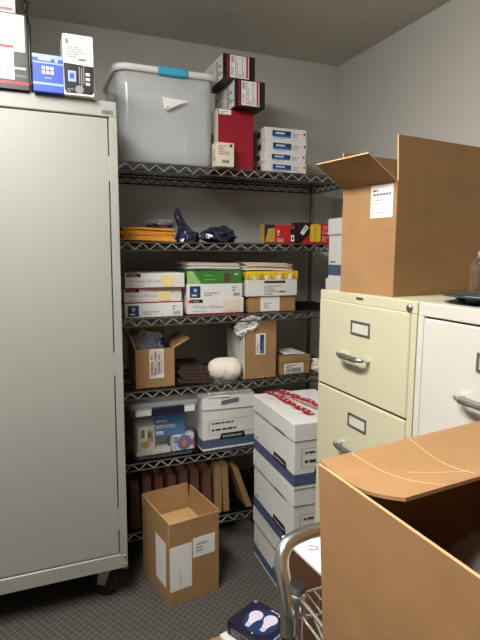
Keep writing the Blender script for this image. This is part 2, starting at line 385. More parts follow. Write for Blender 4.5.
for z in LEV:
    zt=z-.0042
    b=MB(); n=46
    for i in range(n):
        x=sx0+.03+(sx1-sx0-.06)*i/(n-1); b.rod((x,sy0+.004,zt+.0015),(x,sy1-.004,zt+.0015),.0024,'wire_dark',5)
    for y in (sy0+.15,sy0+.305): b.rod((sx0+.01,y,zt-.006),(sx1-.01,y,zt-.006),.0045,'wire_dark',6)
    s=b.build('shelf',sh)
    if abs(z-1.4845)<.001: MB().box((sx0+.012,sy0+.012,z-.0022),(sx1-.012,sy1-.012,z-.0004),'black_plastic',0).build('shade_liner',s)  # opaque sheet added to block light and darken the wall behind the shelf below
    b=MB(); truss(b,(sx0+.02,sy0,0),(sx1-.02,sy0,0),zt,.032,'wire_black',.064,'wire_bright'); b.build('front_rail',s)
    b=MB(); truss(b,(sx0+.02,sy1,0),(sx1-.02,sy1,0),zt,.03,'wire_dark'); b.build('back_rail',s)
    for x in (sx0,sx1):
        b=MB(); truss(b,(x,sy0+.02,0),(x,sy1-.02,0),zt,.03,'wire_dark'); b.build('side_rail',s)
        for y in (sy0+.013,sy1-.013):
            xx=x+.013 if x==sx0 else x-.013
            MB().lathe([(.0135,zt-.036),(.0185,zt-.034),(.0165,zt+.002),(.0135,zt+.003)],'wire_black',14,(xx,y,0)).build('sleeve',s)
L6,L5,L4,L3,L2,L1=LEV

# ------------------------------------------------------------------ top shelf
BEFORE=set(C.objects)
def tote(name,label,x0,x1,y0,y1,z0,h,taper,mbody,rimm,rz=0):
    """open tapered plastic tub: floor + four walls with rounded corners"""
    w,d=x1-x0,y1-y0; t=thing(name,label,'tote',(x0+w/2,y0+d/2,z0),rz)
    def ring(sx,sy,r,z,n=6):
        o=[]
        for k,(qx,qy) in enumerate(((1,1),(-1,1),(-1,-1),(1,-1))):
            for i in range(n+1):
                a=math.pi/2*(k+i/n); o.append(V((qx*(sx/2-r)+r*math.cos(a),qy*(sy/2-r)+r*math.sin(a),z)))
        return o
    b=MB(); prof=[(w-taper*2-.02,d-taper*2-.02,.0005,.03),(w-taper*2,d-taper*2,.012,.035),(w-taper*2+.004,d-taper*2+.004,h*.15,.035),(w-taper*1.7,d-taper*1.7,h*.17,.04),(w-.03,d-.03,h*.8,.05),(w-.022,d-.022,h-.02,.055)]
    rs=[ring(a,c,r,z) for a,c,z,r in prof]; n=len(rs[0]); vs=[v for g in rs for v in g]
    fs=[(i*n+j,i*n+(j+1)%n,(i+1)*n+(j+1)%n,(i+1)*n+j) for i in range(len(rs)-1) for j in range(n)]
    b.add(vs,fs,mbody,True); b.add(rs[0],[tuple(range(n))],mbody)
    o=b.build('body',t); mo=o.modifiers.new('s','SOLIDIFY'); mo.thickness=.0025; mo.offset=0
    return t,ring,w,d
t,ring,w,d=tote('storage_tote','big empty clear tote with white rim and light blue handle on the top shelf',.360,.808,2.195,2.60,L1,.388,.024,'tote_clear','off_white')
b=MB(); ro=ring(w,d,.06,.388); ri=ring(w-.03,d-.03,.05,.388); n=len(ro)
vs=ro+ri+[p-V((0,0,.026)) for p in ro]+[p-V((0,0,.022)) for p in ri]
fs=[]
for j in range(n):
    k=(j+1)%n; fs+=[(j,k,n+k,n+j),(j,2*n+j,2*n+k,k),(n+j,n+k,3*n+k,3*n+j),(2*n+j,3*n+j,3*n+k,2*n+k)]
b.add(vs,fs,'white_gloss',True); b.build('rim',t)
b=MB().box((-.045,-d/2-.008,.358),(.085,-d/2+.022,.394),'teal_handle',.006); b.build('handle',t)
b=MB(); f=Face((0,-d/2+.0115,0),(1,0,.0),(0,-.06,1)); b.poly(f,[(-.03,.27),(.085,.263),(.05,.25),(-.005,.222),(-.022,.225)],'paper',.002); b.greek(f,-.012,.228,.005,.24,1,'ink_grey',.003); b.build('label',t)

def art(b,F,w,d,h):
    f=F['front']; b.rect(f,.004,h-.026,.062,h-.004,'paper').greek(f,.01,h-.022,.055,h-.009,2,'ink_grey')
    b.rect(F['left'],0,0,d,h,'cream_card').oval(F['left'],d*.75,h*.55,.02,.025,'ink_grey')
carton_block('product_box','tall red box with cream side standing on the top shelf','box',.812,.984,2.225,2.53,L1,L1+.262,'red_card',0,None,art)
def art(b,F,w,d,h):
    f=F['front']; b.greek(f,.008,h*.5,w-.02,h*.92,5,'ink_light').bars(f,w*.3,h*.15,w*.7,h*.28,12); b.rect(f,w-.022,h*.82,w-.01,h*.94,'ink',.0013)
    b.greek(F['left'],d*.2,h*.3,d*.8,h*.8,4,'ink_light').rect(F['top'],w*.4,.002,w*.7,d*.5,'red_print')
carton_block('product_box','small white box with barcode in front of the tall red box','box',(.783),.866,2.165,2.222,L1,L1+.102,'cream_card',0,None,art)
def art(b,F,w,d,h):
    f=F['front']
    b.rect(f,w*.10,0,w*.17,h,'maroon').rect(f,w*.2,h*.05,w*.80,h*.97,'paper',.0009).rect(f,w*.71,h*.08,w*.77,h*.97,'red_print',.0013)
    b.bars(f,w*.24,h*.66,w*.32,h*.92,4); b.greek(f,w*.36,h*.1,w*.68,h*.92,6,'ink_light',.0013,.5,5,True); b.greek(f,w*.24,h*.15,w*.31,h*.5,2,'ink_grey',.0013,.5,6,True)
    l=F['left']; b.rect(l,0,0,d-.008,h,'white_card'); b.greek(l,d*.62,h*.1,d*.95,h*.9,7,'ink',.0013,.5,7); b.greek(l,d*.1,h*.3,d*.5,h*.7,4,'ink_light',.0013,.5,8)
carton_block('product_box','black and white labelled box lying on the tall red box','box',.868,1.012,2.165,2.43,L1+.262,L1+.262+.112,'black_card',0,None,art,.001)
carton_block('product_box','topmost black and white labelled box, above the tall red box','box',.816,.965,2.17,2.41,L1+.374,L1+.374+.1,'black_card',0,None,art,.001)
def art(b,F,w,d,h):
    f=F['front']; b.rect(f,w*.17,h*.25,w*.62,h*.78,'blue_bright').rect(f,w*.17,h*.42,w*.62,h*.78,'navy',.0009).greek(f,w*.24,h*.5,w*.55,h*.66,1,'paper',.0013,.9)
    b.greek(f,w*.66,h*.3,w*.92,h*.7,3,'ink_light').rect(f,w*.93,h*.55,w*.97,h*.75,'ink').greek(f,w*.2,h*.12,w*.6,h*.24,1,'ink_light')
    l=F['left']; b.rect(l,d-.09,h*.25,d-.05,h*.75,'ink').greek(l,d*.2,h*.3,d*.6,h*.7,3,'ink_light')
xs=(1.042,1.037,1.044,1.041); z=L1
labs=('lowest of four white boxes with blue label on the top shelf','second from the bottom of four white blue-label boxes on top shelf','third from the bottom of four white blue-label boxes on top shelf','topmost of four white boxes with blue label on the top shelf')
for i in range(4):
    h=(.047,.046,.055,.056)[i]
    carton_block('supply_box',labs[i],'box',xs[i],xs[i]+.217,2.222+.002*i,2.43,z,z+h,'white_card',(.4,-.5,.6,-.3)[i],'blue-label boxes stacked on the top shelf',art); z+=h

# ------------------------------------------------------------------ second shelf
def envelope(name,label,cat,x0,x1,y0,y1,z,t,m,rz,group,lift=0,flapm=None):
    w,d=x1-x0,y1-y0; b=MB(); nx=8
    def zz(u,v): return lift*(1-u)*(.5+.5*v)+.0015*(1+math.sin(u*5+v*3))
    g=[[(w*i/nx,d*j/4,zz(i/nx,j/4)) for i in range(nx+1)] for j in range(5)]
    top=[V(p)+V((0,0,t)) for r in g for p in r]; bot=[V(p) for r in g for p in r]; k=len(top); fs=[]
    for j in range(4):
        for i in range(nx):
            a=j*(nx+1)+i; q=(a,a+1,a+nx+2,a+nx+1); fs.append(q); fs.append(tuple(x+k for x in q[::-1]))
    edge=[i for i in range(nx+1)]+[j*(nx+1)+nx for j in range(1,5)]+[4*(nx+1)+i for i in range(nx-1,-1,-1)]+[j*(nx+1) for j in range(3,0,-1)]
    for i in range(len(edge)): a,c=edge[i],edge[(i+1)%len(edge)]; fs.append((a,a+k,c+k,c))
    b.add(top+bot,fs,m); o=b.build(name,None,(x0,y0,z),R(rz)); return tag(o,label,cat,group)
oz=L2+.0018
words=('lowest','second from the bottom','third from the bottom','middle','third from the top','second from the top','topmost')
for i in range(7):
    envelope('padded_envelope',words[i]+' orange padded envelope in the pile beside the cabinet','envelope',.372+.006*((i*3)%4),.618-.007*((i*5)%4),2.215+.004*(i%3),2.50,oz,.0072,'orange_env',(-1,.8,-.4,1.2,-1.2,.5,-.8)[i],'orange envelopes on the second shelf',.004); oz+=.0079
def blob(name,parent,c,rad,m,seed,amp=.25,freq=2.2,n=26,loc=None,squash=None,smooth=False):
    b=MB(); vs=[];fs=[]; k=n//2
    for i in range(k+1):
        for j in range(n):
            th=math.pi*i/k; ph=2*math.pi*j/n; d=V((math.sin(th)*math.cos(ph),math.sin(th)*math.sin(ph),math.cos(th)))
            q=1+amp*(noise.noise(d*freq+V((seed,0,0)))+.5*noise.noise(d*freq*2.7+V((seed,5,0)))+.3*abs(noise.noise(d*freq*5+V((0,seed,0)))))
            p=V((d.x*rad[0],d.y*rad[1],d.z*rad[2]))*q; vs.append(p)
    zm=min(v.z for v in vs); lim=-rad[2]*.8
    vs=[V((v.x,v.y,max(v.z,lim))) for v in vs]
    for i in range(k):
        for j in range(n): fs.append((i*n+j,i*n+(j+1)%n,(i+1)*n+(j+1)%n,(i+1)*n+j))
    b.add([v+V(c)+V((0,0,-lim)) for v in vs],fs,m,smooth); return b.build(name,parent,loc)
# clear pouch with grey part, two navy bundles in plastic
pk=thing('plastic_pouch','clear plastic pouch with pale grey insert on the orange envelopes','pouch',(.58,2.36,L2+.066),14)
MB().box((-.055,-.05,.004),(.045,.05,.024),'black_plastic',.006).build('insert',pk)
MB().tube([(-.045,-.056,.03),(.03,-.056,.026),(.036,-.056,.012),(-.04,-.056,.016)],.004,'silver_print',8,True).build('clip',pk)
blob('wrapping',pk,(0,0,.0),(.078,.07,.024),'bag_clear',3,.18)
t=blob('wrapped_bundle',None,(0,0,0),(.085,.075,.042),'bag_navy',11,.28,2.0,loc=(.848,2.33,L2)); tag(t,'low navy bundle in shiny plastic, right of the upright one, on the second shelf','bundle')
b=MB(); nu,nv=14,10; vs=[];fs=[]
for side in (0,1):
    for j in range(nv+1):
        for i in range(nu+1):
            u,v=i/nu,j/nv; wd=(.105*(1-v)**.7+.012)*(1+.12*math.sin(v*9))
            x=-.045+ (u-.5)*wd + .03*(1-v)**2*0 + .012*math.sin(v*6) + (1-v)*.03; z=.162*v*(1-.25*u*(v>.3)) 
            th=(.045*(1-v)+.006)*math.sin(math.pi*u)*(1+.35*noise.noise(V((u*5,v*6,side*3)))); vs.append((x,(-th if side==0 else th)+.012*noise.noise(V((u*3,v*4,1))),z))
k=(nu+1)*(nv+1)
for s in (0,1):
    for j in range(nv):
        for i in range(nu): a=s*k+j*(nu+1)+i; fs.append((a,a+1,a+nu+2,a+nu+1))
b.add(vs,fs,'bag_navy',False); o=b.build('wrapped_bundle',None,(.705,2.31,L2+.0005)); tag(o,'tall pointed navy bundle in shiny plastic standing on the second shelf','bundle')
def art(b,F,w,d,h):
    f=F['front']
    b.rect(F['left'],0,0,d,h,'gold_wood'); b.poly(f,[(0,0),(w*.3,0),(w*.32,h),(0,h)],'black_card',.0005).poly(f,[(w*.01,.005),(w*.32,.005),(w*.34,h*.82),(w*.12,h*.78)],'gold_wood',.0009)
    b.greek(f,w*.42,h*.55,w*.62,h*.74,1,'paper',.0013,.85,2); b.greek(f,w*.42,h*.40,w*.74,h*.52,1,'paper',.0013,.85,4); b.greek(f,w*.40,h*.08,w*.62,h*.3,3,'paper',.0013,.35,5)
    b.rect(f,w*.84,.004,w*.985,h-.004,'black_card',.0009).rect(f,w*.86,h*.1,w*.97,h*.46,'paper',.0013).rect(f,w*.89,h*.2,w*.94,h*.38,'ink',.0017).rect(f,w*.86,h*.82,w*.96,h*.9,'silver_print',.0013)
carton_block('product_box','red and black retail box with gold panel on the second shelf','box',1.042,1.206,2.225,2.27,L2,L2+.088,'red_print',0,None,art)
def art(b,F,w,d,h):
    f=F['front']
    b.rect(F['left'],0,0,d,h,'black_card'); b.poly(f,[(0,0),(.012,0),(.085,h*.6),(.085,h),(0,h)],'black_card',.0006)
    b.add([f.p(*q,.0013) for q in ((.012,.052),(.030,.040),(.060,.078),(.042,.092))],[(0,1,2,3)],'paper')
    b.text(f,.033,.052,.022,'100',"ink",.0018,52)
    b.poly(f,[(.068,.010),(.128,.010),(.128,.088),(.118,.096),(.080,.096),(.068,.088)],'yellow',.0013)
    b.rect(f,.094,.012,.1,.09,'gold_wood',.0018)
    b.text(f,.138,.070,.026,"12'",'paper',.0014).text(f,.138,.048,.022,"Cord",'paper',.0014).greek(f,.138,.012,.19,.04,3,'paper',.0013,.35)
carton_block('product_box','red retail box with yellow tag and 12 foot lettering, second shelf','box',1.222,1.43,2.232,2.295,L2,L2+.102,'red_print',0,None,art)

# ------------------------------------------------------------------ third shelf
def art_script(b,F,w,d,h):
    f=F['front']
    b.rect(f,0,0,w,h*.1,'maroon').rect(f,w*.02,h*.76,w*.26,h*.97,'black_card').rect(f,w*.02,h*.76,w*.07,h*.97,'red_print',.001).greek(f,w*.09,h*.8,w*.24,h*.94,1,'ink_light',.0014,.7)
    b.text(f,w*.08,h*.40,h*.30,'White Wove','ink_light',.001,0,1.25).greek(f,w*.08,h*.22,w*.4,h*.30,1,'ink_light')
    l=F['left']; b.rect(l,0,0,d,h*.1,'maroon')
    for i in range(6): b.rect(f,w*(.84+.022*i),h*.3,w*(.845+.022*i),h*.9,'off_white',.0012)
def art_navy(b,F,w,d,h):
    f=F['front']; b.rect(f,w*.05,h*.08,w*.235,h*.86,'navy').oval(f,w*.143,h*.58,.009,.009,'blue_light',.001).greek(f,w*.08,h*.2,w*.2,h*.34,1,'paper',.0013,.8)
    b.greek(f,w*.3,h*.2,w*.68,h*.5,2,'ink_light').greek(f,w*.8,h*.68,w*.92,h*.9,1,'ink_light').rect(f,w*.82,h*.48,w*.85,h*.58,'ink',.0012).bars(f,w*.83,h*.14,w*.95,h*.36,9,'ink_grey')
def note(o,w,h,d,u0,u1,v0=.18,v1=.86,m='sticky'):
    F=faces_of(w,d,h)['front']; MB().plate(F,w*u0,h*v0,w*u1,h*v1,m,.001,.0014).build('sticky_note',o)
z=L3
o=carton_block('envelope_box','lowest white box with navy emblem in the stack beside the cabinet','box',.386,.647,2.22,2.46,z,z+.062,'white_card',0,None,art_navy); z+=.062
o=carton_block('envelope_box','middle white script-lettered box with yellow note, second of its stack','box',.384,.643,2.225,2.46,z,z+.064,'white_card',.5,'script-lettered envelope boxes',art_script); note(o,.259,.064,.24,.60,.79); z+=.064
o=carton_block('envelope_box','topmost white script-lettered box with yellow note beside the cabinet','box',.388,.653,2.212,2.46,z,z+.068,'white_card',-.4,'script-lettered envelope boxes',art_script); note(o,.265,.068,.25,.61,.80)
z=L3
o=carton_block('envelope_box','white maroon-edged box with pale note at bottom of middle stack','box',.664,.940,2.217,2.47,z,z+.074,'white_card',.3,None,art_script); note(o,.276,.074,.25,.62,.93,.2,.85,'cream_card'); z+=.074
carton_block('envelope_box','white box with navy emblem under the green box, middle stack','box',.662,.934,2.22,2.47,z,z+.068,'white_card',0,None,art_navy); z+=.068
def art(b,F,w,d,h):
    f=F['front']; b.poly(f,[(0,0),(w*.25,0),(w*.1,h),(0,h)],'green_pale',.0006).greek(f,w*.3,h*.62,w*.5,h*.75,1,'green_pale').greek(f,w*.3,h*.3,w*.6,h*.42,1,'green_pale').rect(f,w*.66,h*.1,w*.78,h*.8,'folder_red',.0008).greek(f,w*.86,h*.68,w*.95,h*.8,1,'paper',.0013,.8)
carton_block('paper_box','green box with reddish square in the middle of the third shelf','box',.664,.932,2.222,2.46,z,z+.06,'green_print',0,None,art); z+=.06
zz=z+.0018
for i in range(5):
    m=('silver_print','paper','ink_light','off_white','manila')[i]
    envelope('document_folder',('lowest silver-grey folder on the green box','second folder up, white, on the green box','middle grey folder of the pile on the green box','second folder from top, off white, on the green box','topmost tan folder of the pile on the green box')[i],'folder',.664+.006*((i*2)%5),.925+.004*(i%3),2.235+.003*i,2.47,zz,.0055,m,(.6,-1.2,1.,-.5,1.4)[i],'papers on the middle stack',.005); zz+=.0064
z=L3
b=thing('carton','small brown box with white label at the bottom of the right stack','box',(.966,2.23,z),0)
w,d,h=.253,.23,.078; MB().box((0,0,0),(w,d,h),'cardboard_dull').build('body',b)
Ff=faces_of(w,d,h)['front']; MB().plate(Ff,.062,.004,.165,.074,'paper',.0008).greek(Ff,.08,.02,.14,.05,3,'ink_light').build('label',b); z+=h
def art(b,F,w,d,h):
    f=F['front']; b.rect(f,w*.34,h*.78,w*.76,h*.93,'ink').greek(f,w*.34,h*.25,w*.78,h*.7,4,'ink_light').bars(f,w*.64,h*.18,w*.76,h*.32,7).greek(f,w*.34,h*.1,w*.56,h*.2,1,'ink')
carton_block('supply_box','white printed box under the yellow package on the third shelf','box',.950,1.221,2.218,2.46,z,z+.079,'white_card',0,None,art); z+=.079
def art(b,F,w,d,h):
    f=F['front']; rg=random.Random(4)
    for i in range(9): u=w*(.02+.11*i); b.poly(f,[(u,0),(u+rg.uniform(.01,.02),0),(u+rg.uniform(.0,.03),h*rg.uniform(.4,.9)),(u-.003,h*.5)],'paper' if i%2 else 'gold_wood',.0008)
    b.greek(f,w*.5,h*.6,w*.9,h*.8,1,'gold_wood')
carton_block('paper_ream','yellow and white wrapped paper package on the right stack','package',.950,1.226,2.216,2.45,z,z+.040,'yellow',.4,None,art,.004); z+=.04
zz=z+.0018
for i in range(6):
    m=('paper','manila','white_card','cream_card','manila','off_white')[i]
    envelope('document_folder',('lowest white folder above the yellow package','second folder up, tan, above the yellow package','third folder up, white, above the yellow package','third folder from the top, cream, above the yellow package','second folder from the top, tan, above the yellow package','topmost off-white folder above the yellow package')[i],'folder',.940+.004*((i*3)%5),1.20-.012*((i*2)%4),2.225+.004*(i%3),2.46,zz,.0052,m,(.5,-.8,1.3,-.3,.9,-1.)[i],'papers on the right stack',.006); zz+=.006

# ------------------------------------------------------------------ open cartons
def carton(name,label,loc,w,d,h,rz,mo='cardboard',mi='cardboard_inner',flaps={},t=.004,cat='box',group=None,skew=None):
    o=thing(name,label,cat,loc,rz,group); e=t
    def wall(a,b,c,dd,nrm): return [V(a),V(b),V(c),V(dd)],V(nrm)
    b=MB(); b.box((e,e,0),(w-e,d-e,t),mi,0)
    for (a,c) in (((0,0),(w,e)),((0,d-e),(w,d)),((0,e),(e,d-e)),((w-e,e),(w,d-e))): b.box((*a,0),(*c,h),mo,0)
    b.build('body',o)
    for side,L,ang in flaps:
        hx={'left':((0,0),(0,d),(-1,0)),'right':((w,0),(w,d),(1,0)),'front':((0,0),(w,0),(0,-1)),'back':((0,d),(w,d),(0,1))}[side]
        a,c,out=[V((*q,0)) for q in hx]; ins=out*(-t/2)
        a=a+ins+V((0,0,h)); c=c+ins+V((0,0,h)); v=(out*math.sin(R(ang))+V((0,0,math.cos(R(ang)))))*L
        al=(c-a).normalized()*.003
        MB().slab([a+al,c-al,c-al+v,a+al+v],t*.9,mo,'cardboard_edge').build('flap',o)
    return o,faces_of(w,d,h)
# fourth shelf: box with bag
o,F=carton('carton','brown open box with pink striped label on the fourth shelf beside cabinet',(.432,2.245,L4),.178,.2,.178,-1,'cardboard','cardboard_inner',[('right',.085,62),('left',.08,20),('back',.08,-8)])
f=F['front']; b=MB().plate(f,.062,.042,.128,.176,'paper',.0008)
for i in range(9): b.poly(f,[(.066,.048+.008*i),(.124,.066+.008*i),(.124,.070+.008*i),(.066,.052+.008*i)],'pink_stripe',.0012)
b.rect(f,.066,.125,.124,.172,'off_white',.0014).greek(f,.070,.128,.12,.172,3,'folder_red',.0018,.35,3,True).greek(f,.070,.06,.12,.12,3,'folder_red',.0018,.3,8,True); b.build('label',o)
p=blob('plastic_bag',None,(0,0,0),(.07,.07,.062),'bag_clear',21,.35,2.5,loc=(.505,2.33,L4+.136)); tag(p,'crinkled clear plastic bag stuffed in the brown box beside the cabinet','bag')
p=blob('blue_bag',None,(0,0,0),(.04,.045,.032),'bag_navy',31,.3,2.5,loc=(.565,2.345,L4+.165)); tag(p,'small dark blue plastic bundle in the brown box beside the cabinet','bag')
zz=L4+.0018
for i in range(5):
    envelope('file_folder',('lowest','second from the bottom','middle','second from the top','topmost')[i]+' dark brown expanding folder lying beside the brown box','folder',.628+.008*((i*2)%3),.80-.012*(i%3),2.225+.012*i,2.50,zz,.010,'folder_dark',(1,-1.5,2,-1,1.5)[i],'dark folders on the fourth shelf',.012); zz+=.0125
# rolled white cloth
b=MB(); n=28; vs=[]; fs=[]; K=22
for i in range(K+1):
    u=i/K; x=-.080+.160*u; e=max(0,1-abs(2*u-1)**3.2)**.5; r=.057*(.25+.75*e)*(.88+.16*u)
    for j in range(n):
        a=2*math.pi*j/n; ph=(a/(2*math.pi)+.28*u+.12)%1; rr=r*(.95+.12*ph+.07*noise.noise(V((u*6,math.cos(a)*3,math.sin(a)*3)))+.02*math.sin(22*u+2*a))
        vs.append((x,rr*math.cos(a)*1.1,max(-.046,rr*math.sin(a))))
for i in range(K):
    for j in range(n): fs.append((i*n+j,i*n+(j+1)%n,(i+1)*n+(j+1)%n,(i+1)*n+j))
fs+=[tuple(range(n))[::-1],tuple(range(K*n,(K+1)*n))]
b.add(vs,fs,'cloth_white',True)
zmn=min(v[2] for v in vs)
o=b.build('cloth_roll',None,(.858,2.268,L4-zmn+.0002)); o.rotation_euler=(0,R(4),R(-6)); o.location.z+=.006
tag(o,'rolled white cloth lying on the fourth shelf beside the tall brown box','cloth')
# tall brown box with long flap on its left and bubble bag at its rim
o,F=carton('carton','tall brown open box with blue printed label on the fourth shelf',(.953,2.228,L4),.162,.2,.222,0,'cardboard','cardboard_inner',[('back',.06,6),('right',.05,3),('front',.058,-2)])
MB().slab([(-.004,.004,.0),(-.012,.19,.0),(-.03,.19,.235),(-.006,.004,.215)],.004,'off_white').build('side_flap',o)
f=F['front']; b=MB().plate(f,.052,.118,.104,.221,'paper',.0008); b.rect(f,.074,.124,.096,.216,'navy',.0012).greek(f,.056,.125,.070,.216,3,'ink_grey',.0012,.5,3,True).greek(f,.076,.13,.094,.21,3,'blue_light',.0016,.4,4,True); b.build('label',o)
# bubble wrap stuffed in the mouth
p=blob('bubble_wrap',None,(0,0,0),(.066,.05,.036),'bag_white',41,.45,3.2,loc=(0,0,0)); p.location=(.985,2.262,L4+.235); p.rotation_euler=(0,R(-28),0)
tag(p,'crumpled white wrap sticking out of the tall brown box','packing wrap')
o=thing('carton','low brown lidded box with printed label on the right of the fourth shelf','box',(1.142,2.235,L4),0)
w,d,h=.168,.2,.066; MB().box((0,0,0),(w,d,h),'cardboard_dull').build('body',o); f=faces_of(w,d,h)['front']
MB().box((-.003,-.003,h-.002),(w+.003,d+.003,h+.03),'cardboard').build('lid',o)
MB().plate(f,.02,.008,.13,.058,'paper',.0008).bars(f,.03,.012,.12,.034,22).greek(f,.03,.038,.12,.055,2,'ink').build('label',o)
envelope('paper_sheet','small white packet lying on the low brown lidded box','packet',1.17,1.285,2.24,2.38,L4+.096+.0018,.006,'paper',4,None,.006)
p=blob('plastic_bag',None,(0,0,0),(.035,.05,.035),'cloth_white',52,.3,2.6,loc=(1.36,2.27,L4)); tag(p,'small crumpled white bag right of the low brown lidded box','bag')

# ------------------------------------------------------------------ fifth shelf: latch tote and banker box
t,ring,w,d=tote('storage_tote','clear latch tote with navy handle full of packages on the fifth shelf',.388,.718,2.205,2.60,L5,.262,.012,'tote_thin','tote_milky')
b=MB(); r0=ring(w+.004,d+.004,.05,.24); r1=ring(w+.006,d+.006,.05,.258); r2=ring(w-.02,d-.02,.045,.268); n=len(r0)
b.add(r0+r1+r2,[(i*n+j,i*n+(j+1)%n,(i+1)*n+(j+1)%n,(i+1)*n+j) for i in (0,1) for j in range(n)]+[tuple(range(2*n,3*n))],'tote_milky',True); b.build('lid',t)
b=MB().box((-.14,-d/2-.012,.212),(.14,-d/2-.001,.246),'tote_milky',.005).box((-.135,-d/2-.015,.216),(-.068,-d/2-.012,.24),'white_gloss',.003).box((.085,-d/2-.015,.216),(.135,-d/2-.012,.24),'white_gloss',.003); b.build('latch',t)
MB().box((-.066,-d/2-.022,.211),(.083,-d/2-.010,.251),'navy_dark',.006).build('handle',t)
def art(b,F,w,d,h):
    f=F['front']; b.rect(f,.004,h*.86,w*.3,h*.94,'red_print').greek(f,.006,h*.62,w*.55,h*.72,1,'paper',.0013,.8).greek(f,.006,h*.36,w*.68,h*.52,2,'paper',.0013,.6,5).rect(f,.006,h*.1,w*.28,h*.24,'paper',.001).greek(f,.009,h*.14,w*.26,h*.2,1,'ink',.0014)
carton_block('product_box','blue product box with white print inside the latch tote','box',.512,.655,2.245,2.30,L5+.091,L5+.205,'blue_bright',-1,None,art)
def art(b,F,w,d,h):
    f=F['front']; b.rect(f,w*.15,h*.42,w*.55,h*.95,'paper').rect(f,w*.22,h*.5,w*.42,h*.85,'ink_grey',.001).rect(f,w*.55,h*.3,w*.9,h*.8,'skin_print').rect(f,w*.6,h*.5,w*.8,h*.72,'folder_red',.001).oval(f,w*.45,h*.22,.02,.018,'gold_wood',.001)
carton_block('product_box','photo-printed packet at the left inside the latch tote','box',.432,.515,2.245,2.29,L5+.036,L5+.150,'off_white',2,None,art)
def art(b,F,w,d,h):
    f=F['front']; b.oval(f,w*.55,h*.5,.036,.036,'blue_bright').oval(f,w*.55,h*.47,.022,.024,'red_print',.001).oval(f,w*.55,h*.45,.012,.014,'skin_print',.0014).poly(f,[(w*.85,h*.3),(w,h*.2),(w,h*.75),(w*.9,h*.6)],'red_print').rect(f,w*.06,h*.5,w*.24,h*.9,'ink_grey').rect(f,w*.1,h*.62,w*.2,h*.78,'blue_light',.001).greek(f,w*.06,h*.12,w*.26,h*.4,3,'ink_light').rect(f,w*.4,h*.92,w*.6,h,'ink')
carton_block('product_box','white packet with round blue and red picture in the latch tote','box',.592,.698,2.238,2.29,L5+.015,L5+.09,'white_card',0,None,art)
carton_block('paper_pad','white pad lying at the bottom front of the latch tote','pad',.425,.585,2.235,2.44,L5+.014,L5+.034,'off_white',0)
carton_block('product_box','grey box behind the coloured packages in the latch tote','box',.43,.68,2.315,2.52,L5+.036,L5+.16,'silver_print',0)

SHELVED=[o for o in C.objects if o not in BEFORE and o.parent is None]
def banker(label,loc,rz,hb=.265,lid=True,front_detail=True,group=None):
    """white record box, long side along y; local origin at its front-left bottom corner"""
    w,d=.305,.43; hl=.072; h=hb-.004
    o=thing('banker_box',label,'box',loc,rz,group)
    Fx=faces_of(w,d,h); b=MB().box((0,0,0),(w,d,h),'white_card',.002)
    for nm,ln in (('front',w),('left',d),('right',d),('back',w)):
        f=Fx[nm]; b.rect(f,0,h*.055,ln,h*.235,'stripe_blue',.0006)
        for k in range(6): b.rect(f,0,h*(.07+.028*k),ln,h*(.07+.028*k)+.0018,'stripe_pale',.0009)
    for nm,ln in (('left',d),('right',d)):
        f=Fx[nm]; b.greek(f,.018,h*.27,.075,h*.30,1,'ink_grey',.0009,.9)
    f=Fx['front']; b.rect(f,.03,h*.33,w-.03,h*.335,'ink_grey',.0009).rect(f,.03,h*.62,w-.03,h*.625,'ink_grey',.0009).rect(f,.03,h*.33,.032,h*.625,'ink_grey',.0009).rect(f,w-.032,h*.33,w-.03,h*.625,'ink_grey',.0009)
    b.greek(f,.045,h*.54,.2,h*.58,1,'ink',.0012,.8).greek(f,.045,h*.40,.22,h*.45,1,'ink',.0012,.8)
    b.build('body',o)
    for nm,uc in (('left',d*.69),('front',w*.5)):
        f=Fx[nm]; hw=.066; g=MB(); g.poly(f,[(uc-hw,h*.21),(uc+hw,h*.21),(uc+hw,h*.25),(uc+hw*.9,h*.33),(uc-hw*.9,h*.33),(uc-hw,h*.25)],'black_plastic',.0014)
        g.text(f,uc-.052,h*.245,.0155,'BANKERS BOX','paper',.002); g.build('hand_hole',o)
    if lid:
        e=.0045; l=MB().box((-e,-e,hb-hl),(w+e,d+e,hb),'white_card',.003)
        for nm,ln in (('left',d),('right',d)):
            f=Face((-e,d+e,0),(0,-1,0),(0,0,1)) if nm=='left' else Face((w+e,-e,0),(0,1,0),(0,0,1))
            l.rect(f,0,hb-hl-.0015,ln*.55,hb-hl+.001,'ink_grey',.0008).poly(f,[(ln*.55,hb-hl-.0015),(ln*.62,hb-hl+.006),(ln*.80,hb-hl+.006),(ln*.87,hb-hl-.0015)],'ink_grey',.0008)
        f=Face((-e,-e,0),(1,0,0),(0,0,1)); l.rect(f,w*.38,hb-.012,w*.68,hb-.004,'ink_grey',.0008)
        l.build('lid',o)
    return o
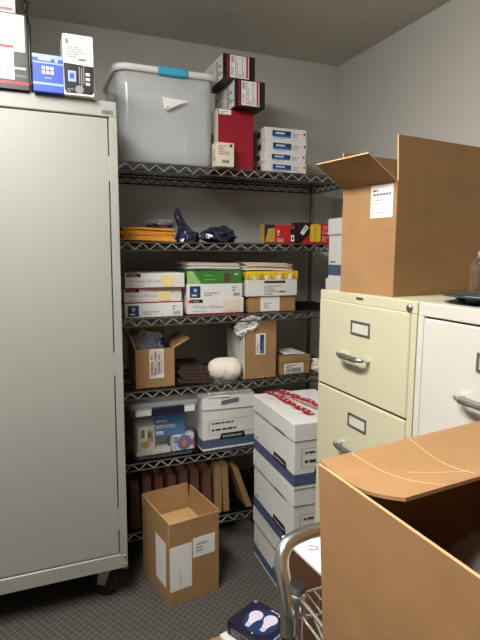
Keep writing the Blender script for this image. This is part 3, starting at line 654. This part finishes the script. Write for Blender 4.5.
# floor stack
zs=[0,.243,.532,.798]
banker('bottom banker box in the front stack of three on the carpet',(.938,1.702,zs[0]),-3,.243,True,group='record boxes on the floor')
banker('middle banker box in the front stack of three beside the cream cabinet',(.924,1.680,zs[1]),-3.3,.289,group='record boxes on the floor')
top=banker('top banker box with red taped lid, front stack of three',(.919,1.672,zs[2]),-3,.266,group='record boxes on the floor')
b=MB(); f=Face((0,0,.2665),(1,0,0),(0,1,0)); rg=random.Random(2)
def ribbon(p0,p1,wd,m,l,seed):
    rg=random.Random(seed); p0,p1=V(p0),V(p1); n=12; dr=(p1-p0).normalized(); sd=V((-dr.y,dr.x))
    L=[];Rr=[]
    for i in range(n+1):
        q=p0.lerp(p1,i/n); a=wd*(.5+.18*rg.uniform(-1,1)); c=wd*(.5+.18*rg.uniform(-1,1)); L.append(q+sd*a); Rr.append(q-sd*c)
    b.add([f.p(q.x,q.y,l+.002*rg.random()) for q in L]+[f.p(q.x,q.y,l+.002*rg.random()) for q in Rr],[(i,i+1,n+2+i,n+1+i) for i in range(n)],m)
ribbon((.10,.43),(.165,.02),.13,'white_gloss',.0010,5)
ribbon((.075,.44),(.112,.07),.038,'tape_red',.0036,8); ribbon((.135,.435),(.215,.10),.04,'tape_red',.0036,9); ribbon((.05,.435),(.16,.44),.022,'tape_red',.004,12)
rg=random.Random(6)
for i in range(18):
    u=i/17; q=V((.108,.40)).lerp(V((.165,.10)),u); a=.016*rg.uniform(.5,1)
    b.poly(f,[(q.x-a,q.y-.004),(q.x+a,q.y+.006),(q.x+a,q.y+.014),(q.x-a*.5,q.y+.007)],'tape_red',.0048)
for i in range(20):
    u=(i+.5)/20; side=i%2; q=V((.075,.44)).lerp(V((.112,.07)),u) if side else V((.135,.435)).lerp(V((.215,.10)),u); a=.008*rg.uniform(.6,1.2)
    b.poly(f,[(q.x-a,q.y-.003),(q.x+a,q.y+.002),(q.x+a*.8,q.y+.010),(q.x-a*.5,q.y+.006)],'paper',.0068)
b.build('tape',top)
# tall stack behind the cream filing cabinet
for i in range(6):
    nm=('lowest','second from the bottom','third from the bottom','third from the top','second from the top','topmost')[i]
    banker(nm+' banker box in the tall stack behind the cream filing cabinet',(1.276-(.006 if i==4 else 0),1.608,.2653*i),0,.2653,group='record boxes behind the cream cabinet')
# banker box lying on shelf five, its end to the front
o=banker('banker box with sagging torn lid on the fifth shelf, beside the latch tote',(.742,2.248,L5),1,.242,False)
b=MB(); w=.305
b.hexa([(-.004,-.006,.205),(.262,-.006,.198),(.262,.425,.205),(-.004,.425,.205)],[(-.002,-.003,.262),(.262,-.001,.272),(.262,.425,.268),(-.002,.425,.262)],'white_card')
f=Face((0,-.0065,0),(1,0,0),(0,0,1)); b.poly(f,[(.09,.222),(.18,.232),(.182,.252),(.092,.242)],'ink_grey',.001); b.slab([(.02,-.004,.262),(.13,-.012,.262),(.14,.03,.28),(.03,.03,.276)],.003,'white_card')
b.build('lid',o)

# ------------------------------------------------------------------ bottom shelf folders
BEFORE=set(C.objects)
n=7
for i in range(n):
    x=.392+.0575*i; h=.232+.006*((i*5)%3)
    b=MB(); th=.047; b.hexa([(0,0,0),(th,0,0),(th,.3,0),(0,.3,0)],[(.004,.006,h),(th-.008,.004,h-.004),(th-.006,.3,h-.003),(.004,.3,h)],'folder_red')
    for k in range(4): b.slab([(.006+.01*k,.002,.004),(.006+.01*k,.29,.004),(.007+.009*k,.29,h+.006-.003*(k%2)),(.007+.009*k,.004,h+.006-.003*(k%2))],.0022,'folder_dark' if k%2 else 'folder_red')
    o=b.build('expanding_folder',None,(x,2.23+.006*(i%3),L6),0)
    tag(o,('leftmost','second from the left','third from the left','middle','third from the right','second from the right','rightmost')[i]+' of the seven reddish-brown upright folders on the bottom shelf','folder','reddish folders on the bottom shelf')
def tanf(label,x,lean,h,th):
    b=MB(); s=math.tan(R(lean)); b.hexa([(0,0,0),(th,0,0),(th,.28,0),(0,.28,0)],[(s*h,.004,h),(s*h+th,.004,h-.006),(s*h+th,.28,h-.006),(s*h,.28,h)],'folder_tan')
    for k in range(3): u=th*(.2+.3*k); b.slab([(u,-.003,.002),(u,.27,.002),(u+s*h,.27,h+.004),(u+s*h,-.001,h+.004)],.003,'cardboard_tan')
    return tag(b.build('expanding_folder',None,(x,2.228,L6+.0005),0),label,'folder')
tanf('tan upright folder next to the reddish folders on the bottom shelf',.798,0,.238,.034)
tanf('tan folder tilting slightly, second from the leaning one on the bottom shelf',.842,-2.,.242,.03)
tanf('tan folder leaning far over by itself on the bottom shelf',.962,-19,.215,.03)

SHELVED+=[o for o in C.objects if o not in BEFORE and o.parent is None]
for o in SHELVED: o.location.y+=.036; o.location.x*=1.016

# ------------------------------------------------------------------ open box on the floor
w,d,h=.233,.287,.272
o,F=carton('carton','brown open-topped box with white labels standing on the carpet',(.481,1.906,.0005),w,d,h,9,'cardboard','cardboard_inner',[('left',.090,-2),('front',.086,2),('right',.088,3),('back',.094,8)])
MB().box((.005,.005,.246),(w-.005,d-.005,.25),'cardboard_inner',0).build('inner_flap',o)
f=F['front']
MB().plate(f,.006,.062,.105,.255,'paper',.0007).poly(f,[(.05,.07),(.06,.1),(.052,.16),(.045,.1)],'off_white',.0012).build('label',o)
MB().plate(f,.11,.182,.213,.268,'paper',.0007,.0008).greek(f,.125,.205,.195,.25,3,'ink_light',.0025).build('label',o)
MB().plate(f,.085,.0,.15,.18,'box_tape',.0004).build('tape',o)
l=F['left']; MB().plate(l,.155,.07,.262,.265,'paper',.0007).build('label',o)

# ------------------------------------------------------------------ filing cabinets
def filing(label,y0,y1,m,x0,drawers,holder,pull,inset,lock):
    """front faces -x; local frame: origin at front-left (far) floor corner, u runs toward the camera"""
    wd=y1-y0; hh=1.32; dp=.68
    o=thing('filing_cabinet',label,'filing cabinet',(x0,y1,0)); f=Face((0,0,0),(0,-1,0),(0,0,1))
    b=MB(); st=inset[0]; ft=.012
    b.box((ft,-wd,0.004),(dp,0,hh),m,.003)
    b.box((0,-wd,hh-inset[1]),(ft,0,hh),m,.002).box((0,-wd,.004),(ft,0,.09),m,.002)
    b.box((0,-st,.09),(ft,0,hh-inset[1]),m,.001).box((0,-wd,.09),(ft,-wd+inset[2],hh-inset[1]),m,.001)
    b.build('body',o)
    for i,(z0,z1) in enumerate(drawers):
        dr=MB().box((-.002,-wd+inset[2]+.002,z0),(ft-.001,-st-.002,z1),m,.003).build('drawer',o)
        MB().box((ft-.0015,-wd+inset[2],z0-.005),(ft+.0005,-st,z1+.004),'cab_dark',0).build('gap',dr)
        hu,hz=holder; zt=z1-hz; b=MB(); fr=.0065; W2,H2=.094,.043
        for u0,v0,u1,v1 in ((hu,zt-H2,hu+W2,zt-H2+fr),(hu,zt-fr,hu+W2,zt),(hu,zt-H2+fr,hu+fr,zt-fr),(hu+W2-fr,zt-H2+fr,hu+W2,zt-fr)): b.plate(f,u0,v0,u1,v1,'pull_grey',.003,.002)
        b.plate(f,hu+fr*.7,zt-H2+fr*.7,hu+W2-fr*.7,zt-fr*.7,'off_white' if lock else m,.001,.0018); b.build('label_holder',dr)
        pu,pz=pull; zc=z1-pz; b=MB(); Lp=.132
        path=catmull([f.p(pu+.004,zc,.001),f.p(pu+.004,zc,.020),f.p(pu+.010,zc,.030),f.p(pu+.024,zc-.001,.034),f.p(pu+Lp/2,zc-.0015,.0355),f.p(pu+Lp-.024,zc-.001,.034),f.p(pu+Lp-.010,zc,.030),f.p(pu+Lp-.004,zc,.020),f.p(pu+Lp-.004,zc,.001)],4)
        N=len(path); b.tube(path,[.0072 if (k<8 or k>N-9) else .0062 for k in range(N)],'chrome',10)
        A=[];n=12; L0,L1_=pu+.024,pu+Lp-.024
        for uu in (L0,L1_):
            for k in range(n): a=2*math.pi*k/n; A.append(f.p(uu,zc-.001+.0092*math.sin(a),.0345+.0068*math.cos(a)))
        b.add(A,[tuple(range(n))[::-1],tuple(range(n,2*n))]+[(k,(k+1)%n,n+(k+1)%n,n+k) for k in range(n)],'pull_grey'); b.build('handle',dr)
    if lock: MB().lathe([(0,-.006),(.008,-.006),(.011,-.003),(.0115,0)],'chrome_dull',18,(0,-wd+.028,hh-.018),'x').build('lock',o)
    if lock: MB().plate(f,.205,hh-.016,.24,hh-.009,'pull_grey',.001).greek(f,.207,hh-.0145,.238,hh-.0105,1,'ink',.0015,.9).build('badge',o)
    return o
filing('cream metal filing cabinet with round lock near the shelving',1.038,1.508,'cream_paint',.917,[(1.006,1.289),(.716,.999),(.426,.709),(.136,.419)],(.187,.049),(.150,.158),(.005,.031,.022),True)
filing('pale grey metal filing cabinet nearest the camera, right of cream one',.56,1.034,'grey_paint',.917,[(.972,1.282),(.660,.966),(.348,.654),(.10,.342)],(.195,.055),(.158,.162),(.02,.033,.02),False)

# box on the filing cabinets
o,F=carton('carton','large brown open box with raised flaps on top of the filing cabinets',(.951,1.178,1.3205),.48,.222,.318,7.5,'cardboard_orange','cardboard_inner',[('left',.128,60),('front',.124,-3),('back',.11,6),('right',.1,40)],.005)
l=F['left']; MB().plate(l,.122,.222,.208,.313,'paper',.0008).greek(l,.130,.284,.2,.306,2,'ink_grey',.0014,.5,2).greek(l,.134,.262,.195,.278,2,'ink_light',.0014,.3).greek(l,.15,.235,.185,.240,1,'ink_light',.0014,.5).build('label',o)
# dish and jar
o=thing('glass_tray','dark teal round glass tray on rubber feet on the grey filing cabinet','tray',(1.07,.94,1.3202))
MB().lathe([(0,.0185),(.126,.0185),(.130,.0205),(.130,.0235),(.127,.0255),(0,.0255)],'teal_glass',56).build('plate',o)
for k in range(4):
    a=R(193+90*k); MB().lathe([(0,0),(.012,.0),(.020,.004),(.027,.012),(.029,.0185),(0,.0186)],'rubber',24,(.078*math.cos(a),.078*math.sin(a),0)).build('foot',o)
o=thing('glass_jar','clear glass jar with metal lid standing on the teal glass tray','jar',(1.028,.925,1.346))
prof=[(0,.001),(.036,.001),(.042,.006),(.0435,.02),(.0435,.062),(.040,.076),(.033,.085),(.032,.090)]
MB().lathe(prof,'jar_glass',36).build('body',o)
MB().lathe([(.034,.086),(.0345,.088),(.0345,.101),(.033,.104),(0,.1045)],'chrome',30).build('lid',o)

# ------------------------------------------------------------------ cart
ct=thing('wire_cart','chrome wire shelf cart with bent tube handle in the foreground','cart',(0,0,0))
kx0,kx1,ky0,ky1=.495,.852,.12,.875
for px in (kx0,kx1):
    for py in (ky0,ky1):
        po=MB().tube([(px,py,.13),(px,py,.748)],.0135,'chrome',14).build('post',ct)
        MB().lathe([(.0,.7595),(.0155,.7592),(.0155,.7592),(.0175,.7575),(.0175,.7575),(.0175,.746),(.0175,.746),(.012,.745)],'rubber',20,(px,py,0)).build('cap',po)
        cs=MB().slab([(px-.015,py-.016,.13),(px-.015,py+.016,.13),(px-.015,py+.01,.05),(px-.015,py-.004,.05)],.003,'chrome_dull').slab([(px+.015,py-.016,.13),(px+.015,py+.016,.13),(px+.015,py+.01,.05),(px+.015,py-.004,.05)],.003,'chrome_dull').box((px-.017,py-.017,.127),(px+.017,py+.017,.131),'chrome_dull',.001).build('caster',ct)
        MB().lathe([(.01,-.011),(.042,-.012),(.05,-.008),(.05,.008),(.042,.012),(.01,.011),(.01,-.011)],'rubber',22,(px,py+.005,.05),'x').build('wheel',cs)
def cart_shelf(zt,dp):
    b=MB(); n=17
    for i in range(n):
        x=kx0+.02+(kx1-kx0-.04)*i/(n-1); b.rod((x,ky0,zt-.002),(x,ky1,zt-.002),.0022,'chrome',6)
    for y in (ky0+.25,ky0+.5): b.rod((kx0,y,zt-.007),(kx1,y,zt-.007),.003,'chrome',6)
    s=b.build('shelf',ct)
    for y in (ky0,ky1):
        b=MB(); b.rod((kx0,y,zt),(kx1,y,zt),.0035,'chrome'); b.rod((kx0,y,zt-dp),(kx1,y,zt-dp),.003,'chrome')
        for i in range(11): x=kx0+.02+(kx1-kx0-.04)*i/10; b.rod((x,y,zt),(x,y,zt-dp),.002,'chrome',6)
        b.build('end_rail',s)
    for x in (kx0,kx1):
        b=MB(); truss(b,(x,ky0+.015,0),(x,ky1-.015,0),zt,dp*.6,'chrome',.1); b.build('side_rail',s)
        for y in (ky0,ky1): MB().lathe([(.0135,zt-dp*.7),(.0185,zt-dp*.7),(.0165,zt+.004),(.0135,zt+.005)],'chrome_dull',14,(x,y,0)).build('sleeve',s)
cart_shelf(.735,.06); cart_shelf(.33,.045)
hp=[(.468,.862,.62),(.4695,.866,.665),(.472,.872,.705),(.474,.896,.755),(.478,.917,.784),(.491,.931,.807),(.518,.939,.820),(.56,.942,.826)]
mx=(kx0+kx1)/2; half=catmull(hp); full=half+[(2*mx-p[0],p[1],p[2]) for p in half[::-1]]
h=MB().tube(full,.0158,'chrome',14).build('handle',ct)
for s in (0,1):
    x=.468 if s==0 else 2*mx-.468
    MB().lathe([(.0165,.60),(.019,.602),(.019,.655),(.0165,.658)],'chrome_dull',16,(x,.862,0)).box((min(x,kx0 if s==0 else kx1),.857,.62),(max(x,kx0 if s==0 else kx1),.868,.64),'chrome_dull',.001).build('clamp',h)
    xx=x+.012 if s==0 else x-.012
    MB().box((xx-.005,.842,.603),(xx+.005,.850,.65),'brass',.003).build('bolt_plate',h)

# the big open box on the cart (its top has racked a little out of square)
o=thing('carton','big brown open box on the wire cart, nearest the camera','box',(.455,.70,.7358))
P=lambda x,y,z: V((x-.455,y-.70,z-.7358))
B=[P(.453,.70,.736),P(.866,.735,.736),P(.872,.30,.736),P(.455,.27,.736)]
Tq=[P(.433,.701,1.1),P(.868,.757,1.1),P(.872,.31,1.1),P(.438,.26,1.1)]
b=MB(); ctr=sum(B,V())/4
for i in range(4):
    j=(i+1)%4; b.slab([B[i],B[j],Tq[j],Tq[i]],.005,'cardboard_orange','cardboard_edge')
b.slab(B,.004,'cardboard_inner'); b.build('body',o)
b=MB(); n=8; g=[]; hinge=(Tq[0],Tq[1]); tip=(P(.452,.515,1.116),P(.872,.560,1.112))
for i in range(n+1):
    r_=[]
    for j in range(n+1):
        u,v=i/n,j/n; a=hinge[0].lerp(hinge[1],u).lerp(tip[0].lerp(tip[1],u),v); a.z-=.016*math.sin(math.pi*v)*(1-.5*u)-.002; r_.append(a)
    g.append(r_)
vs=[p for r_ in g for p in r_]; fs=[(i*(n+1)+j,i*(n+1)+j+1,(i+1)*(n+1)+j+1,(i+1)*(n+1)+j) for i in range(n) for j in range(n)]
b.add(vs,fs,'cardboard_orange'); fl=b.build('flap',o); mo=fl.modifiers.new('s','SOLIDIFY'); mo.thickness=.005; mo.offset=1
def on_flap(u,v):
    i=min(n-1,int(u*n)); j=min(n-1,int(v*n)); a,c=u*n-i,v*n-j
    return g[i][j].lerp(g[i+1][j],a).lerp(g[i][j+1].lerp(g[i+1][j+1],a),c)
for (u0,v0),(u1,v1) in (((.15,.02),(.20,.97)),((.47,.02),(.38,.92)),((.24,.5),(.40,.82))):
    b=MB(); b.tube([on_flap(u0+(u1-u0)*k/20,v0+(v1-v0)*k/20)+V((0,0,.0046)) for k in range(21)],.0012,'cardboard_inner',6); b.build('crease',fl)
MB().slab([Tq[2],Tq[1],Tq[1]+V((.03,0,-.17)),Tq[2]+V((.03,0,-.17))],.005,'cardboard_orange','cardboard_edge').build('flap',o)
MB().slab([Tq[3],Tq[2],Tq[2]+V((.0,-.06,-.15)),Tq[3]+V((.0,-.06,-.15))],.005,'cardboard_orange','cardboard_edge').build('flap',o)
p=blob('plastic_bag',None,(0,0,0),(.13,.12,.145),'bag_grey',61,.22,2.4,loc=(.675,.53,.742)); tag(p,'grey plastic bag inside the big brown box on the cart','bag')
# things on and behind the cart
def art(b,F,w,d,h):
    f=F['left']; b.poly(f,[(d*.2,0),(d*.55,0),(d*.3,h),(d*.1,h)],'paper').poly(f,[(d*.65,h*.2),(d*.9,h*.2),(d*.8,h*.7)],'green_print')
    f=F['top']; b.poly(f,[(w*.1,d*.5),(w*.5,d*.6),(w*.3,d*.9)],'paper').poly(f,[(w*.05,d*.15),(w*.4,d*.2),(w*.3,d*.35)],'green_print')
carton_block('product_box','red box with green and white print on the lower cart shelf','box',.52,.70,.60,.86,.3315,.40,'red_print',0,None,art)
w,d,h=.095,.20,.68
o=thing('carton','tall narrow brown box in painted shade standing behind the cart under the red-lettered mailer','box',(.618,.965,.0005),4)
MB().box((0,0,0),(w,d,h-.0005),'cardboard_shaded',.003).build('body',o); f=faces_of(w,d,h)['top']  # board colour darkened to paint the shade on this box
MB().plate(f,w*.5-.02,0,w*.5+.02,d,'box_tape',.0004,-.0005).build('tape',o)
b=MB().box((0,0,0),(.09,.19,.008),'paper',.001); f=Face((0,0,.008),(1,0,0),(0,1,0))
b.text(f,.046,.088,.036,'U','red_print',.0006,52).text(f,.058,.062,.028,'S','red_print',.0006,52).greek(f,.03,.02,.08,.045,2,'red_print')
tag(b.build('mailer',None,(.617,.970,.681),R(4)),'white mailer with red letters lying on the narrow shade-painted brown box behind the cart','mailer')
# light-bulb carton
o=thing('carton','shallow brown box on the carpet under the light bulb box','box',(.545,1.30,.0005),6)
MB().box((0,0,0),(.30,.22,.14),'cardboard_dull',.003).build('body',o)
f=faces_of(.30,.22,.14)['top']; MB().plate(f,0,.09,.3,.13,'box_tape',.0004).build('tape',o)
tag(MB().box((0,0,0),(.09,.12,.014),'paper',.002).build('paper_packet',None,(.58,1.392,.1412),R(12)),'white packet sticking out from under the light bulb box','packet')
bx=MB(); w,d,h=.148,.215,.05; bx.box((0,0,0),(w,d,h),'navy_dark',.001); ff=faces_of(w,d,h); f=ff['top']
bx.oval(f,.07,.125,.06,.062,'navy',.0006)
def bulbp(u,v,sc,rot):
    c,s=math.cos(R(rot)),math.sin(R(rot)); pts=[]
    for k in range(19): a=R(-140+280*k/18); pts.append((.03*math.cos(a)*1.05+.03,.03*math.sin(a)))
    pts+=[(-.018,.012),(-.042,.011),(-.046,.005),(-.046,-.005),(-.042,-.011),(-.018,-.012)]
    bx.poly(f,[(u+(x*c-y*s)*sc,v+(x*s+y*c)*sc) for x,y in pts],'bulb_print',.0012+.0003*(v<.12))
    for k in range(3): x=-.024-.007*k; bx.poly(f,[(u+(q*c-y*s)*sc,v+(q*s+y*c)*sc) for q,y in ((x,-.012),(x-.002,-.012),(x-.002,.012),(x,.012))],'ink_light',.0018)
bulbp(.058,.152,.8,8); bulbp(.072,.100,.8,8)
bx.oval(f,.136,.203,.007,.007,'ink_light',.0008,14); bx.greek(f,.128,.06,.142,.15,2,'bulb_print',.0012,.6,3,True); bx.greek(f,.006,.11,.016,.16,1,'bulb_print',.0012,.6,4,True); bx.greek(f,.02,.01,.13,.05,3,'blue_light')
bx.greek(ff['left'],.02,.01,.12,.035,3,'ink_light')
tag(bx.build('light_bulb_box',None,(.674,1.308,.1556),R(26)),'navy light bulb box picturing two white bulbs, lying beside the cart','box')

# ------------------------------------------------------------------ light and camera
w=bpy.data.worlds.new('w'); bpy.context.scene.world=w; w.use_nodes=True
w.node_tree.nodes['Background'].inputs['Color'].default_value=(.05,.05,.05,1)
cam=bpy.data.cameras.new('camera'); co=bpy.data.objects.new('camera',cam); C.objects.link(co)
pt,yw,rl=.131806,.392159,.005263
fw=V((math.sin(yw)*math.cos(pt),math.cos(yw)*math.cos(pt),-math.sin(pt))); rt=V((math.cos(yw),-math.sin(yw),0)); up=rt.cross(fw)
r2=math.cos(rl)*rt+math.sin(rl)*up; u2=-math.sin(rl)*rt+math.cos(rl)*up
M=Matrix((r2,u2,-fw)).transposed().to_4x4(); M.translation=V((0,0,1.4455)); co.matrix_world=M
cam.sensor_width=36; cam.sensor_fit='AUTO'; cam.lens=518.5/640*36; cam.clip_start=.02
sc=bpy.context.scene; sc.camera=co
vs=sc.view_settings; vs.view_transform='Standard'; vs.look='None'; vs.exposure=0; vs.gamma=1; vs.use_curve_mapping=False
